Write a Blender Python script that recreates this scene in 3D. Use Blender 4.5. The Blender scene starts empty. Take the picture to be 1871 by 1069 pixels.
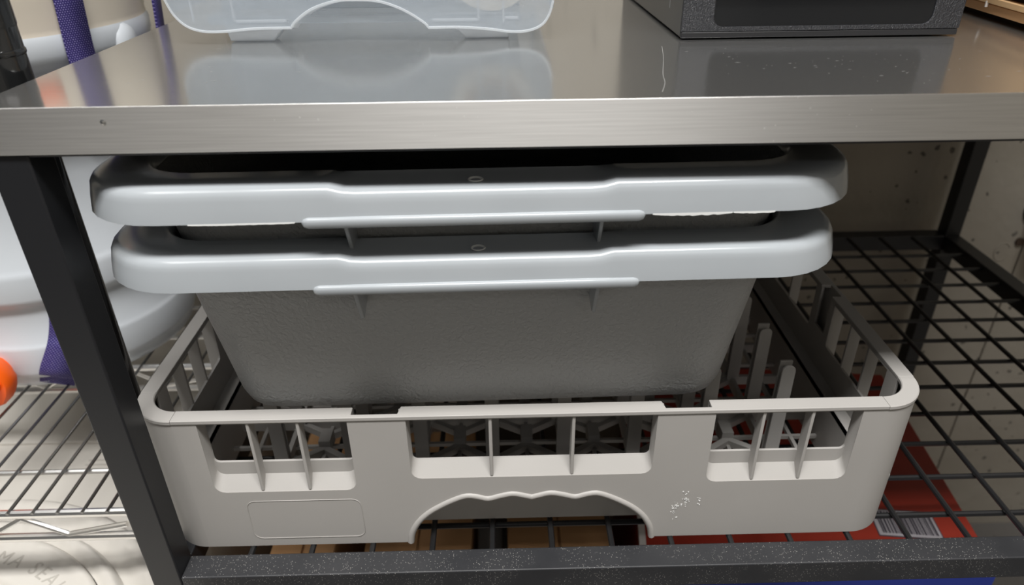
import bpy, bmesh, math, random
from mathutils import Vector, Matrix
random.seed(7)
S = bpy.context.scene
COL = S.collection
PI = math.pi

# ------------------------------------------------------------------ camera
# world: z = 0 is the top of the table's wire shelf, y = 0 its front face, metres
pitch, yaw, roll = math.radians(29.736), math.radians(0.896), math.radians(0.659)
fwd = Vector((math.sin(yaw)*math.cos(pitch), math.cos(yaw)*math.cos(pitch), -math.sin(pitch)))
right = Vector((math.cos(yaw), -math.sin(yaw), 0))
down = fwd.cross(right)
r2 = right*math.cos(roll)+down*math.sin(roll)
d2 = -right*math.sin(roll)+down*math.cos(roll)
cam = bpy.data.cameras.new('camera')
camo = bpy.data.objects.new('camera', cam); COL.objects.link(camo)
m = Matrix.Identity(4)
for i in range(3):
    m[i][0] = r2[i]; m[i][1] = -d2[i]; m[i][2] = -fwd[i]
m[0][3], m[1][3], m[2][3] = 0, -.3222, .4
camo.matrix_world = m
cam.sensor_fit = 'HORIZONTAL'; cam.sensor_width = 36; cam.lens = 1294.56*36/1871
cam.clip_start = .01; cam.clip_end = 50
cam.dof.use_dof = True; cam.dof.focus_distance = .43; cam.dof.aperture_fstop = 8.0
S.camera = camo

# ------------------------------------------------------------------ light
w = bpy.data.worlds.new('room_ambience'); S.world = w; w.use_nodes = True
w.node_tree.nodes['Background'].inputs[0].default_value = (.93, .93, .93, 1)
w.node_tree.nodes['Background'].inputs[1].default_value = .06
def area(name, loc, target, sx, sy, power, col):
    l = bpy.data.lights.new(name, 'AREA'); l.shape = 'RECTANGLE'; l.size = sx; l.size_y = sy
    l.energy = power; l.color = col
    o = bpy.data.objects.new(name, l); COL.objects.link(o); o.location = loc
    o.rotation_euler = (Vector(target)-Vector(loc)).to_track_quat('-Z', 'Y').to_euler()
    return o
area('ceiling_lamp', (.05, -.62, 1.9), (.05, -.62, 0), 1.2, .30, 58, (1, .985, .965))
area('ceiling_lamp_far', (.6, -2.4, 1.9), (.6, -2.4, 0), 1.2, .30, 5, (1, .985, .965))
area('ceiling_lamp_near', (-1.0, -.4, 1.9), (-1.0, -.4, 0), .30, 1.2, 12, (1, .985, .965))
S.view_settings.view_transform = 'Standard'; S.view_settings.look = 'None'
S.view_settings.gamma = 1; S.view_settings.use_curve_mapping = False
S.view_settings.exposure = .08

# ------------------------------------------------------------------ materials
def lin(r, g, b):
    f = lambda c: c/12.92 if c <= .04045 else ((c+.055)/1.055)**2.4
    return (f(r/255), f(g/255), f(b/255), 1)
def mat(name, col, rough=.5, metal=0, bump=None, spec=.5, vary=None, **kw):
    """bump = (scale, strength, distance); vary = (scale, colour2, factor)"""
    M = bpy.data.materials.new(name); M.use_nodes = True
    n = M.node_tree; b = n.nodes['Principled BSDF']
    b.inputs['Base Color'].default_value = col
    b.inputs['Roughness'].default_value = rough; b.inputs['Metallic'].default_value = metal
    b.inputs['Specular IOR Level'].default_value = spec
    for k, v in kw.items(): b.inputs[k.replace('_', ' ')].default_value = v
    tc = n.nodes.new('ShaderNodeTexCoord')
    if vary:
        t = n.nodes.new('ShaderNodeTexNoise'); t.inputs['Scale'].default_value = vary[0]; t.inputs['Detail'].default_value = 5
        n.links.new(tc.outputs['Object'], t.inputs['Vector'])
        mx = n.nodes.new('ShaderNodeMix'); mx.data_type = 'RGBA'
        rmp = n.nodes.new('ShaderNodeMapRange'); rmp.inputs[1].default_value = .35; rmp.inputs[2].default_value = .7; rmp.inputs[4].default_value = vary[2]
        n.links.new(t.outputs['Fac'], rmp.inputs[0]); n.links.new(rmp.outputs[0], mx.inputs['Factor'])
        mx.inputs[6].default_value = col; mx.inputs[7].default_value = vary[1]
        n.links.new(mx.outputs[2], b.inputs['Base Color'])
    if bump:
        t = n.nodes.new('ShaderNodeTexNoise'); t.inputs['Scale'].default_value = bump[0]; t.inputs['Detail'].default_value = 2
        n.links.new(tc.outputs['Object'], t.inputs['Vector'])
        bp = n.nodes.new('ShaderNodeBump'); bp.inputs['Strength'].default_value = bump[1]; bp.inputs['Distance'].default_value = bump[2]
        n.links.new(t.outputs['Fac'], bp.inputs['Height']); n.links.new(bp.outputs['Normal'], b.inputs['Normal'])
    return M

def specks(M, scale, thresh, colour, patch=None):
    """scatter of small light flecks (dust, scratches) over a material"""
    n = M.node_tree; b = n.nodes['Principled BSDF']
    tc = n.nodes.new('ShaderNodeTexCoord'); v = n.nodes.new('ShaderNodeTexVoronoi'); v.inputs['Scale'].default_value = scale
    n.links.new(tc.outputs['Object'], v.inputs['Vector'])
    lt = n.nodes.new('ShaderNodeMath'); lt.operation = 'LESS_THAN'; lt.inputs[1].default_value = thresh
    n.links.new(v.outputs['Distance'], lt.inputs[0])
    sep = n.nodes.new('ShaderNodeSeparateColor'); n.links.new(v.outputs['Color'], sep.inputs[0])
    g = n.nodes.new('ShaderNodeMath'); g.operation = 'GREATER_THAN'; g.inputs[1].default_value = .55
    n.links.new(sep.outputs[0], g.inputs[0])
    mu = n.nodes.new('ShaderNodeMath'); mu.operation = 'MULTIPLY'
    n.links.new(lt.outputs[0], mu.inputs[0]); n.links.new(g.outputs[0], mu.inputs[1])
    fac = mu.outputs[0]
    if patch:
        t = n.nodes.new('ShaderNodeTexNoise'); t.inputs['Scale'].default_value = patch[0]; t.inputs['Detail'].default_value = 3
        n.links.new(tc.outputs['Object'], t.inputs['Vector'])
        g2 = n.nodes.new('ShaderNodeMapRange'); g2.inputs[1].default_value = patch[1]; g2.inputs[2].default_value = patch[1]+.08
        n.links.new(t.outputs['Fac'], g2.inputs[0])
        mu2 = n.nodes.new('ShaderNodeMath'); mu2.operation = 'MULTIPLY'
        n.links.new(fac, mu2.inputs[0]); n.links.new(g2.outputs[0], mu2.inputs[1]); fac = mu2.outputs[0]
    mx = n.nodes.new('ShaderNodeMix'); mx.data_type = 'RGBA'; n.links.new(fac, mx.inputs['Factor'])
    bc = b.inputs['Base Color']
    if bc.links: n.links.new(bc.links[0].from_socket, mx.inputs[6])
    else: mx.inputs[6].default_value = bc.default_value
    mx.inputs[7].default_value = colour
    n.links.new(mx.outputs[2], bc)
    return M

HAZE = .16
def steel(name):
    M = mat(name, (.62, .62, .61, 1), .2, 1)
    n = M.node_tree; b = n.nodes['Principled BSDF']
    tc = n.nodes.new('ShaderNodeTexCoord'); mp = n.nodes.new('ShaderNodeMapping'); mp.inputs['Scale'].default_value = (18, 900, 900)
    n.links.new(tc.outputs['Object'], mp.inputs['Vector'])
    t = n.nodes.new('ShaderNodeTexNoise'); t.inputs['Scale'].default_value = 1; t.inputs['Detail'].default_value = 4
    n.links.new(mp.outputs[0], t.inputs['Vector'])
    mr = n.nodes.new('ShaderNodeMapRange'); mr.inputs[3].default_value = .08; mr.inputs[4].default_value = .20
    n.links.new(t.outputs['Fac'], mr.inputs[0]); n.links.new(mr.outputs[0], b.inputs['Roughness'])
    bp = n.nodes.new('ShaderNodeBump'); bp.inputs['Strength'].default_value = .035; bp.inputs['Distance'].default_value = .0004
    n.links.new(t.outputs['Fac'], bp.inputs['Height']); n.links.new(bp.outputs[0], b.inputs['Normal'])
    b.inputs['Anisotropic'].default_value = .4
    cr_ = n.nodes.new('ShaderNodeMix'); cr_.data_type = 'RGBA'; cr_.inputs[6].default_value = (.53, .53, .52, 1); cr_.inputs[7].default_value = (.68, .68, .67, 1)
    n.links.new(t.outputs['Fac'], cr_.inputs['Factor']); n.links.new(cr_.outputs[2], b.inputs['Base Color'])
    specks(M, 210, .09, (.95, .95, .93, 1), (14, .5))
    # hazy second lobe of the brushed finish
    h = n.nodes.new('ShaderNodeBsdfPrincipled'); h.inputs['Metallic'].default_value = 1; h.inputs['Roughness'].default_value = .55
    h.inputs['Base Color'].default_value = (.66, .66, .65, 1)
    mxs = n.nodes.new('ShaderNodeMixShader'); mxs.inputs[0].default_value = HAZE; mxs.name = 'haze_mix'
    n.links.new(b.outputs[0], mxs.inputs[1]); n.links.new(h.outputs[0], mxs.inputs[2])
    n.links.new(mxs.outputs[0], n.nodes['Material Output'].inputs['Surface'])
    return M

def plastic_clear(name, col, fac):
    M = bpy.data.materials.new(name); M.use_nodes = True
    n = M.node_tree; b = n.nodes['Principled BSDF']; out = n.nodes['Material Output']
    b.inputs['Base Color'].default_value = col; b.inputs['Roughness'].default_value = .22
    tr = n.nodes.new('ShaderNodeBsdfTransparent'); tl = n.nodes.new('ShaderNodeBsdfTranslucent'); tl.inputs[0].default_value = col
    m1 = n.nodes.new('ShaderNodeMixShader'); m1.inputs[0].default_value = .4
    n.links.new(b.outputs[0], m1.inputs[1]); n.links.new(tl.outputs[0], m1.inputs[2])
    m2 = n.nodes.new('ShaderNodeMixShader'); m2.inputs[0].default_value = fac
    n.links.new(tr.outputs[0], m2.inputs[1]); n.links.new(m1.outputs[0], m2.inputs[2])
    tc = n.nodes.new('ShaderNodeTexCoord'); t = n.nodes.new('ShaderNodeTexNoise'); t.inputs['Scale'].default_value = 30
    mp = n.nodes.new('ShaderNodeMapping'); mp.inputs['Scale'].default_value = (1, 1, 3)
    n.links.new(tc.outputs['Object'], mp.inputs[0]); n.links.new(mp.outputs[0], t.inputs['Vector'])
    mr = n.nodes.new('ShaderNodeMapRange'); mr.inputs[3].default_value = fac-.12; mr.inputs[4].default_value = min(1, fac+.15)
    n.links.new(t.outputs['Fac'], mr.inputs[0]); n.links.new(mr.outputs[0], m2.inputs[0])
    n.links.new(m2.outputs[0], out.inputs['Surface'])
    return M

def concrete(name, c1, c2):
    M = mat(name, c1, .9, bump=(60, .35, .003), vary=(5, c2, .9))
    n = M.node_tree; b = n.nodes['Principled BSDF']
    # small air holes left by the formwork
    tc = n.nodes.new('ShaderNodeTexCoord'); nz = n.nodes.new('ShaderNodeTexNoise'); nz.inputs['Scale'].default_value = 60; nz.inputs['Detail'].default_value = 3
    n.links.new(tc.outputs['Object'], nz.inputs['Vector'])
    ad = n.nodes.new('ShaderNodeVectorMath'); ad.operation = 'MULTIPLY_ADD'; ad.inputs[1].default_value = (.02, .02, .02)
    n.links.new(nz.outputs['Color'], ad.inputs[0]); n.links.new(tc.outputs['Object'], ad.inputs[2])
    v = n.nodes.new('ShaderNodeTexVoronoi'); v.inputs['Scale'].default_value = 55
    n.links.new(ad.outputs[0], v.inputs['Vector'])
    sep = n.nodes.new('ShaderNodeSeparateColor'); n.links.new(v.outputs['Color'], sep.inputs[0])
    th = n.nodes.new('ShaderNodeMapRange'); th.inputs[1].default_value = .3; th.inputs[2].default_value = 1; th.inputs[3].default_value = 0; th.inputs[4].default_value = .22
    n.links.new(sep.outputs[0], th.inputs[0])
    lt = n.nodes.new('ShaderNodeMath'); lt.operation = 'LESS_THAN'
    n.links.new(v.outputs['Distance'], lt.inputs[0]); n.links.new(th.outputs[0], lt.inputs[1])
    mx = n.nodes.new('ShaderNodeMix'); mx.data_type = 'RGBA'; n.links.new(lt.outputs[0], mx.inputs['Factor'])
    n.links.new(b.inputs['Base Color'].links[0].from_socket, mx.inputs[6])
    mx.inputs[7].default_value = tuple(x*.33 for x in c1[:3])+(1,)
    n.links.new(mx.outputs[2], b.inputs['Base Color'])
    return M

def strap_mat(name):
    M = mat(name, lin(58, 48, 120), .75)
    n = M.node_tree; b = n.nodes['Principled BSDF']
    tc = n.nodes.new('ShaderNodeTexCoord'); mp = n.nodes.new('ShaderNodeMapping'); mp.inputs['Scale'].default_value = (11, 72, 1)
    n.links.new(tc.outputs['UV'], mp.inputs[0])
    br = n.nodes.new('ShaderNodeTexBrick'); br.inputs['Scale'].default_value = 1; br.inputs['Mortar Size'].default_value = .40
    br.inputs['Brick Width'].default_value = 1; br.inputs['Row Height'].default_value = 1; br.inputs['Mortar Smooth'].default_value = .4
    br.inputs['Color1'].default_value = lin(168, 160, 205); br.inputs['Color2'].default_value = lin(140, 130, 188); br.inputs['Mortar'].default_value = lin(40, 30, 98)
    n.links.new(mp.outputs[0], br.inputs['Vector']); n.links.new(br.outputs['Color'], b.inputs['Base Color'])
    return M

M = {}
M['steel'] = steel('brushed_steel')
def edge_steel():
    X = steel('coarse_steel_brightened'); n = X.node_tree; b = n.nodes['Principled BSDF']
    for l in list(b.inputs['Roughness'].links): n.links.remove(l)
    b.inputs['Roughness'].default_value = .42; b.inputs['Anisotropic'].default_value = .85; b.inputs['Anisotropic Rotation'].default_value = ANROT
    n.nodes['haze_mix'].inputs[0].default_value = .0
    for q_ in n.nodes:
        if q_.bl_idname == 'ShaderNodeMix' and tuple(round(c, 2) for c in q_.inputs[6].default_value[:3]) == (.53, .53, .52):
            q_.inputs[6].default_value = (.64, .63, .61, 1); q_.inputs[7].default_value = (.92, .91, .89, 1)  # coarser brush, plus brightness put into the front face's colour, same sheet
    tg = n.nodes.new('ShaderNodeTangent'); tg.direction_type = 'RADIAL'; tg.axis = 'Z'
    n.links.new(tg.outputs[0], b.inputs['Tangent'])
    return X
ANROT = .25
M['edge_steel'] = edge_steel()
M['black'] = mat('black_powder_coat', lin(31, 32, 35), .42, bump=(900, .08, .0003))
M['black_dusty'] = specks(mat('dusty_black_powder_coat', lin(38, 39, 42), .5, bump=(900, .1, .0003), vary=(22, lin(58, 58, 60), .6)), 950, .2, lin(165, 163, 158), (22, .42))
M['rod'] = mat('black_rod', lin(30, 30, 31), .35)
M['tub'] = mat('grey_tub_plastic', lin(166, 171, 175), .2, vary=(25, lin(159, 164, 168), .6))
def leather():
    X = mat('grained_tub_plastic', lin(170, 172, 173), .42)
    n = X.node_tree; b = n.nodes['Principled BSDF']; tc = n.nodes.new('ShaderNodeTexCoord')
    t = n.nodes.new('ShaderNodeTexNoise'); t.inputs['Scale'].default_value = 380; t.inputs['Detail'].default_value = 1.5; t.inputs['Distortion'].default_value = .6
    n.links.new(tc.outputs['Object'], t.inputs['Vector'])
    bp = n.nodes.new('ShaderNodeBump'); bp.inputs['Strength'].default_value = .55; bp.inputs['Distance'].default_value = .0018
    n.links.new(t.outputs['Fac'], bp.inputs['Height']); n.links.new(bp.outputs[0], b.inputs['Normal'])
    return X
M['grain'] = leather()
M['burr'] = mat('torn_plastic_edge', lin(225, 226, 224), .6)
M['rack'] = mat('warm_grey_rack_plastic', lin(174, 171, 167), .5, bump=(700, .06, .0004), vary=(12, lin(167, 164, 160), .7))
M['white_pl'] = mat('white_plastic', lin(204, 209, 214), .38, vary=(6, lin(196, 201, 206), .6), Subsurface_Weight=0)
M['cream'] = mat('cream_plastic', lin(220, 210, 194), .45)
M['orange'] = mat('orange_plastic', lin(250, 98, 12), .4)
M['strap'] = strap_mat('purple_webbing')
M['chrome'] = mat('chrome_wire', (.90, .89, .87, 1), .3, 1)
M['dark_chrome'] = mat('dark_wire', (.25, .25, .25, 1), .3, 1)
M['gloss_black'] = mat('glossy_black_post', lin(26, 27, 28), .12, spec=.7)
M['clear'] = plastic_clear('frosted_clear_plastic', (.50, .55, .60, 1), .42)
M['clear_edge'] = plastic_clear('frosted_clear_plastic_edge', (.74, .77, .80, 1), .6)
M['leatherette'] = mat('grained_black_plastic', lin(34, 35, 39), .42, bump=(1100, .8, .0012))
M['side_black'] = mat('smooth_black_plastic', lin(34, 34, 36), .3)
M['panel_black'] = mat('glossy_black_panel', lin(20, 21, 23), .1)
M['card'] = mat('brown_cardboard', lin(180, 138, 96), .85, bump=(80, .1, .001), vary=(14, lin(168, 126, 84), .6))
M['card_pale'] = mat('pale_tan_cardboard', lin(200, 165, 122), .8, vary=(10, lin(190, 154, 110), .6))
M['card_dark'] = mat('gap_shade_card', lin(40, 30, 22), .9)  # near-black colour carries the shade of the carton's gaps
M['red'] = mat('red_printed_card', lin(142, 42, 26), .5, vary=(7, lin(132, 38, 24), .6))
M['blue'] = mat('blue_printed_card', lin(40, 58, 150), .5)
M['white_card'] = mat('white_card', lin(205, 200, 195), .6)
M['fleck'] = mat('dull_scratch', lin(150, 150, 148), .6)
M['label'] = mat('shaded_label_paper', lin(150, 146, 150), .6)  # white label darkened in its colour to stand in for shade
M['ink'] = mat('dark_print_ink', lin(52, 48, 56), .6)
M['grey_device'] = mat('grey_plastic', lin(120, 120, 118), .5)
M['concrete'] = concrete('concrete_wall_board_marked', lin(156, 150, 139), lin(140, 133, 121))
M['concrete_floor'] = concrete('concrete_floor', lin(108, 105, 101), lin(94, 91, 88))
M['paint'] = mat('off_white_wall_paint', lin(206, 202, 194), .8, vary=(3, lin(196, 191, 183), .5))
M['rust'] = mat('rusty_iron', lin(62, 48, 36), .9)
M['pipe'] = mat('black_pipe', lin(14, 14, 14), .5)
M['lid'] = mat('white_lid_plastic', lin(210, 206, 198), .42, vary=(5, lin(202, 197, 189), .7))
M['lid_text'] = mat('grey_embossed_print', lin(182, 178, 170), .5)

# ------------------------------------------------------------------ mesh helpers
class MB:
    def __init__(s): s.v = []; s.f = []; s.uv = None
    def add(s, vs, fs):
        k = len(s.v); s.v += [tuple(p) for p in vs]; s.f += [tuple(i+k for i in f) for f in fs]; return s
    def box(s, x0, x1, y0, y1, z0, z1):
        v = [(x, y, z) for z in (z0, z1) for y in (y0, y1) for x in (x0, x1)]
        return s.add(v, [(0, 2, 3, 1), (4, 5, 7, 6), (0, 1, 5, 4), (2, 6, 7, 3), (0, 4, 6, 2), (1, 3, 7, 5)])
    def loft(s, rings, closed=True, cap0=False, cap1=False):
        n = len(rings[0]); k = len(s.v); vs = [p for r in rings for p in r]; fs = []
        for i in range(len(rings)-1):
            for j in range(n if closed else n-1):
                a = i*n+j; b = i*n+(j+1) % n
                fs.append((a, b, b+n, a+n))
        if cap0: fs.append(tuple(reversed(range(n))))
        if cap1: fs.append(tuple(range((len(rings)-1)*n, len(rings)*n)))
        return s.add(vs, fs)
    def tube(s, path, r, n=8, cap=True):
        P = [Vector(p) for p in path]; rings = []; up = None
        for i, p in enumerate(P):
            t = (P[min(i+1, len(P)-1)]-P[max(i-1, 0)]).normalized()
            if up is None:
                a = Vector((0, 0, 1)) if abs(t.z) < .9 else Vector((1, 0, 0))
                up = (a-t*a.dot(t)).normalized()
            else: up = (up-t*up.dot(t)).normalized()
            q = t.cross(up)
            rr = r[i] if isinstance(r, (list, tuple)) else r
            rings.append([p+up*math.cos(2*PI*j/n)*rr+q*math.sin(2*PI*j/n)*rr for j in range(n)])
        return s.loft(rings, True, cap, cap)
    def lathe(s, prof, cx=0, cy=0, n=48, cap0=False, cap1=False):
        return s.loft([[(cx+r*math.cos(2*PI*j/n), cy+r*math.sin(2*PI*j/n), z) for j in range(n)] for r, z in prof], True, cap0, cap1)
    def prism(s, poly, f0, f1):
        """poly 2D, f0/f1 map (a,b) to 3D for the two caps"""
        n = len(poly)
        return s.add([f0(*p) for p in poly]+[f1(*p) for p in poly],
                     [tuple(range(n)), tuple(reversed(range(n, 2*n)))]+[(i, i+n, (i+1) % n+n, (i+1) % n) for i in range(n)])
def rrect(hx, hy, r, z, cx=0, cy=0, n=8, sub=1):
    """rounded rectangle ring, front (-y) edge first, straight front/back edges cut into sub pieces"""
    out = []
    for (sx, sy, a0) in ((1, -1, -90), (1, 1, 0), (-1, 1, 90), (-1, -1, 180)):
        for i in range(n+1):
            a = math.radians(a0+90*i/n)
            out.append((cx+sx*(hx-r)+r*math.cos(a), cy+sy*(hy-r)+r*math.sin(a), z))
        if sub > 1 and sx == sy or (sub > 1 and (sx, sy) == (-1, -1)):
            pass
    if sub > 1:
        # insert points along the back edge (after corner 2) and the front edge (after corner 4)
        m_ = n+1
        c1, c2, c3, c4 = out[:m_], out[m_:2*m_], out[2*m_:3*m_], out[3*m_:]
        def mid(a, b): return [tuple(a[k]+(b[k]-a[k])*i/sub for k in range(3)) for i in range(1, sub)]
        out = c1+c2+mid(c2[-1], c3[0])+c3+c4+mid(c4[-1], c1[0])
    return out
def root_of(o):
    while o.parent: o = o.parent
    return o
def finish(me, sharp=35):
    bm = bmesh.new(); bm.from_mesh(me)
    bmesh.ops.remove_doubles(bm, verts=bm.verts, dist=1e-6)
    bmesh.ops.recalc_face_normals(bm, faces=bm.faces); bm.to_mesh(me); bm.free()
    for p in me.polygons: p.use_smooth = True
    me.set_sharp_from_angle(angle=math.radians(sharp))
def part(name, mb, material, parent=None, bevel=0, sharp=35, seg=2, shift=True):
    me = bpy.data.meshes.new(name)
    off = root_of(parent).location if (parent and shift) else Vector((0, 0, 0))
    me.from_pydata([(x-off[0], y-off[1], z-off[2]) for x, y, z in mb.v], [], mb.f)
    if mb.uv:
        uv = me.uv_layers.new(name='UVMap')
        for l in me.loops: uv.data[l.index].uv = mb.uv[l.vertex_index]
        for p in me.polygons: p.use_smooth = True
    else: finish(me, sharp)
    me.materials.append(material)
    o = bpy.data.objects.new(name, me); COL.objects.link(o)
    if parent: o.parent = parent
    if bevel:
        b = o.modifiers.new('bevel', 'BEVEL'); b.width = bevel; b.segments = seg; b.limit_method = 'ANGLE'; b.angle_limit = math.radians(40)
        b.harden_normals = True
    return o
def tag(o, label, cat, group=None):
    o['label'] = label; o['category'] = cat
    if group: o['group'] = group
    return o
def thing(name, loc, label, cat, rz=0, group=None):
    o = bpy.data.objects.new(name, None); COL.objects.link(o); o.location = loc; o.rotation_euler = (0, 0, rz)
    o.empty_display_size = .05
    return tag(o, label, cat, group)
def copies(src, parent, offsets):
    for d in offsets:
        c = src.copy(); COL.objects.link(c); c.parent = parent; c.location = d
def spline(pts, k=6, closed=False):
    """Catmull-Rom through pts"""
    P = [Vector(p) for p in pts]; out = []; n = len(P)
    for i in range(n-1):
        a = P[max(i-1, 0)]; b = P[i]; c = P[i+1]; d = P[min(i+2, n-1)]
        for j in range(k):
            t = j/k
            out.append(.5*((2*b)+(c-a)*t+(2*a-5*b+4*c-d)*t*t+(3*b-a-3*c+d)*t**3))
    out.append(P[-1]); return out
def holed_plate(mb, outer, holes, f0, f1):
    """plate with holes: 2D loops filled, mapped to two 3D faces and joined"""
    bm = bmesh.new(); loops = [outer]+holes; es = []; allv = []
    for L in loops:
        vs = [bm.verts.new((a, b, 0)) for a, b in L]; allv += vs
        for i in range(len(vs)): es.append(bm.edges.new((vs[i], vs[(i+1) % len(vs)])))
    bmesh.ops.triangle_fill(bm, use_beauty=True, use_dissolve=False, edges=es)
    bm.verts.index_update()
    idx = {v: i for i, v in enumerate(allv)}
    tris = [tuple(idx[v] for v in f.verts) for f in bm.faces]
    co = [(v.co.x, v.co.y) for v in allv]; bm.free()
    n = len(co); fs = tris+[tuple(i+n for i in reversed(t)) for t in tris]
    k = 0
    for L in loops:
        for i in range(len(L)):
            a = k+i; b = k+(i+1) % len(L); fs.append((a, b, b+n, a+n))
        k += len(L)
    mb.add([f0(*c) for c in co]+[f1(*c) for c in co], fs)

# ------------------------------------------------------------------ setting
FLOOR = -.6; WALL = .56
def structure(name, mb, material, bevel=0):
    o = part(name, mb, material, None, bevel); o['kind'] = 'structure'; return o
structure('floor', MB().box(-2.2, 2.2, -3.4, WALL, FLOOR-.1, FLOOR), M['concrete_floor'])
wb = structure('wall_back', MB().box(-2.2, 2.2, WALL+.004, WALL+.2, FLOOR, 1.9), M['concrete'])
part('panel', MB().box(-2.2, .7315, WALL, WALL+.004, FLOOR, 1.9), M['concrete'], wb)
part('panel', MB().box(.7345, 2.2, WALL, WALL+.004, FLOOR, 1.9), M['concrete'], wb)
structure('wall_front', MB().box(-2.2, 1.5, -3.5, -3.4, FLOOR, 1.9), M['paint'])
structure('wall_right', MB().box(1.35, 1.5, -3.4, WALL+.2, FLOOR, 1.9), M['concrete'])
ring = MB()
ring.tube([(.7056+.0105*math.cos(a*PI/12), WALL-.0002, -.053+.0135*math.sin(a*PI/12)) for a in range(2, 24)], .0008, 6)
part('form_tie_ring', ring, M['concrete'], wb)
th = MB().tube([(.7251, WALL-.003, -.0372), (.7251, WALL+.003, -.0372)], .006, 12)
part('tie_bolt', th, M['rust'], wb)

pw = thing('pipe_stub', (.737, WALL-.02, .0107), 'black pipe stub coming out of the concrete wall at far right', 'pipe')
pb = MB().tube([(.737, WALL-.06, .0107), (.737, WALL+.002, .0107)], .0165, 20); part('pipe', pb, M['pipe'], pw)
part('flange', MB().tube([(.737, WALL-.004, .0107), (.737, WALL+.001, .0107)], .022, 20), M['pipe'], pw)

# ------------------------------------------------------------------ work table
TX0, TX1, TY1 = -.2394, .599, .525
T = .0198; ZT = .3166; ZA = .2946
table = thing('work_table', (0, 0, FLOOR), 'black metal work table with brushed steel top and wire grid shelf', 'table')
top = MB().box(TX0, TX1, -.0012, TY1+.001, ZT-.0018, ZT)
top.box(TX0, TX1, -.0012, .0003, ZA, ZT-.0018).box(TX0, TX1, TY1-.0005, TY1+.001, ZA, ZT-.0018)
top.box(TX0, TX0+.0012, .0003, TY1-.0005, ZA, ZT-.0018).box(TX1-.0012, TX1, .0003, TY1-.0005, ZA, ZT-.0018)
# one clean folded shell: outer box without bottom, bevelled
shell = MB()
V = [(x, y, z) for z in (ZA, ZT) for y in (-.0012, TY1+.001) for x in (TX0-.0008, TX1+.0008)]
shell.add(V, [(4, 5, 7, 6), (0, 1, 5, 4), (2, 6, 7, 3), (0, 4, 6, 2), (1, 3, 7, 5)])
tt = part('steel_top', shell, M['steel'], table, 0)
so = tt.modifiers.new('solid', 'SOLIDIFY'); so.thickness = .0009; so.offset = -1
bv = tt.modifiers.new('bevel', 'BEVEL'); bv.width = .0026; bv.segments = 3; bv.limit_method = 'ANGLE'; bv.harden_normals = True
for p in tt.data.polygons: p.use_smooth = True
tt.data.materials.append(M['edge_steel'])
for p in tt.data.polygons:
    if p.normal.y < -.9: p.material_index = 1
dent = MB().tube([(-.1795, -.0017, .3095), (-.1795, -.0009, .3095)], [.0006, .0018], 14)
part('dent', dent, M['steel'], table)
fl = MB()
for cx_, cy_, sx_, sy_, n_ in ((.20, .055, .045, .035, 70), (.13, .09, .02, .03, 14), (-.165, .075, .03, .03, 34), (-.09, .06, .05, .03, 10), (.27, .03, .01, .01, 6)):
    for i in range(n_):
        x = cx_+random.gauss(0, sx_)*.8; y = min(.13, max(.004, cy_+random.gauss(0, sy_)*.8)); r_ = random.uniform(.0001, .0004); l_ = r_*random.choice((1, 1, 1, 3, 5))
        fl.add([(x-l_, y, ZT+.00008), (x, y-r_*.6, ZT+.00008), (x+l_, y+r_*.2, ZT+.00008), (x, y+r_*.6, ZT+.00008)], [(0, 1, 2, 3)])
part('scratch_flecks', fl, M['fleck'], table)['kind'] = 'stuff'
part('long_scratch', MB().tube(spline([(.0985, .118, ZT), (.0925, .085, ZT), (.0840, .045, ZT), (.0815, .028, ZT), (.0765, .010, ZT)], 4), .00012, 5), M['fleck'], table)
FB = ZA-.0016
for n_, b in (('top_rail', (TX0+T, TX1-T, .0002, T, FB, FB+T)), ('top_rail', (TX0+T, TX1-T, TY1-T, TY1, FB, FB+T)),
              ('top_rail', (TX0+.0002, TX0+T, T, TY1-T, FB, FB+T)), ('top_rail', (TX1-T, TX1-.0002, T, TY1-T, FB, FB+T))):
    part(n_, MB().box(*b), M['black'], table, .001)
part('underside_board', MB().box(TX0+T, TX1-T, T, TY1-T, ZT-.006, ZT-.003), M['black'], table)
for x in (TX0, TX1-T):
    for y in (.0002, TY1-T):
        part('leg', MB().box(x, x+T, y, y+T, FLOOR+.012, FB+T-.001), M['black'], table, .0012)
        part('foot', MB().box(x+.001, x+T-.001, y+.001, y+T-.001, FLOOR, FLOOR+.0125), M['pipe'], table, .002)
for b, mt in (((TX0+T, TX1-T, .0002, .0190, -.0203, 0), 'black_dusty'), ((TX0+T, TX1-T, TY1-T, TY1, -.0203, 0), 'black'),
              ((TX0, TX0+T, T, TY1-T, -.0203, 0), 'black'), ((TX1-T, TX1, T, TY1-T, -.0203, 0), 'black')):
    part('shelf_bar', MB().box(*b), M[mt], table, .0011)
R = .0021
yrod = part('shelf_rod', MB().tube([(0, .014, -.0023), (0, TY1-.012, -.0023)], R, 8), M['rod'], table, shift=False)
xs = [-.1789+.0421*k for k in range(0, 18)]
yrod.location = (xs[0], 0, -FLOOR)
copies(yrod, table, [(x, 0, -FLOOR) for x in xs[1:]])
xrod = part('shelf_rod', MB().tube([(TX0+.012, 0, -.0064), (TX1-.012, 0, -.0064)], R, 8), M['rod'], table, shift=False)
ys = [.0454+.0379*k for k in range(12)]
xrod.location = (0, ys[0], -FLOOR)
copies(xrod, table, [(0, y, -FLOOR) for y in ys[1:]])

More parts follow.
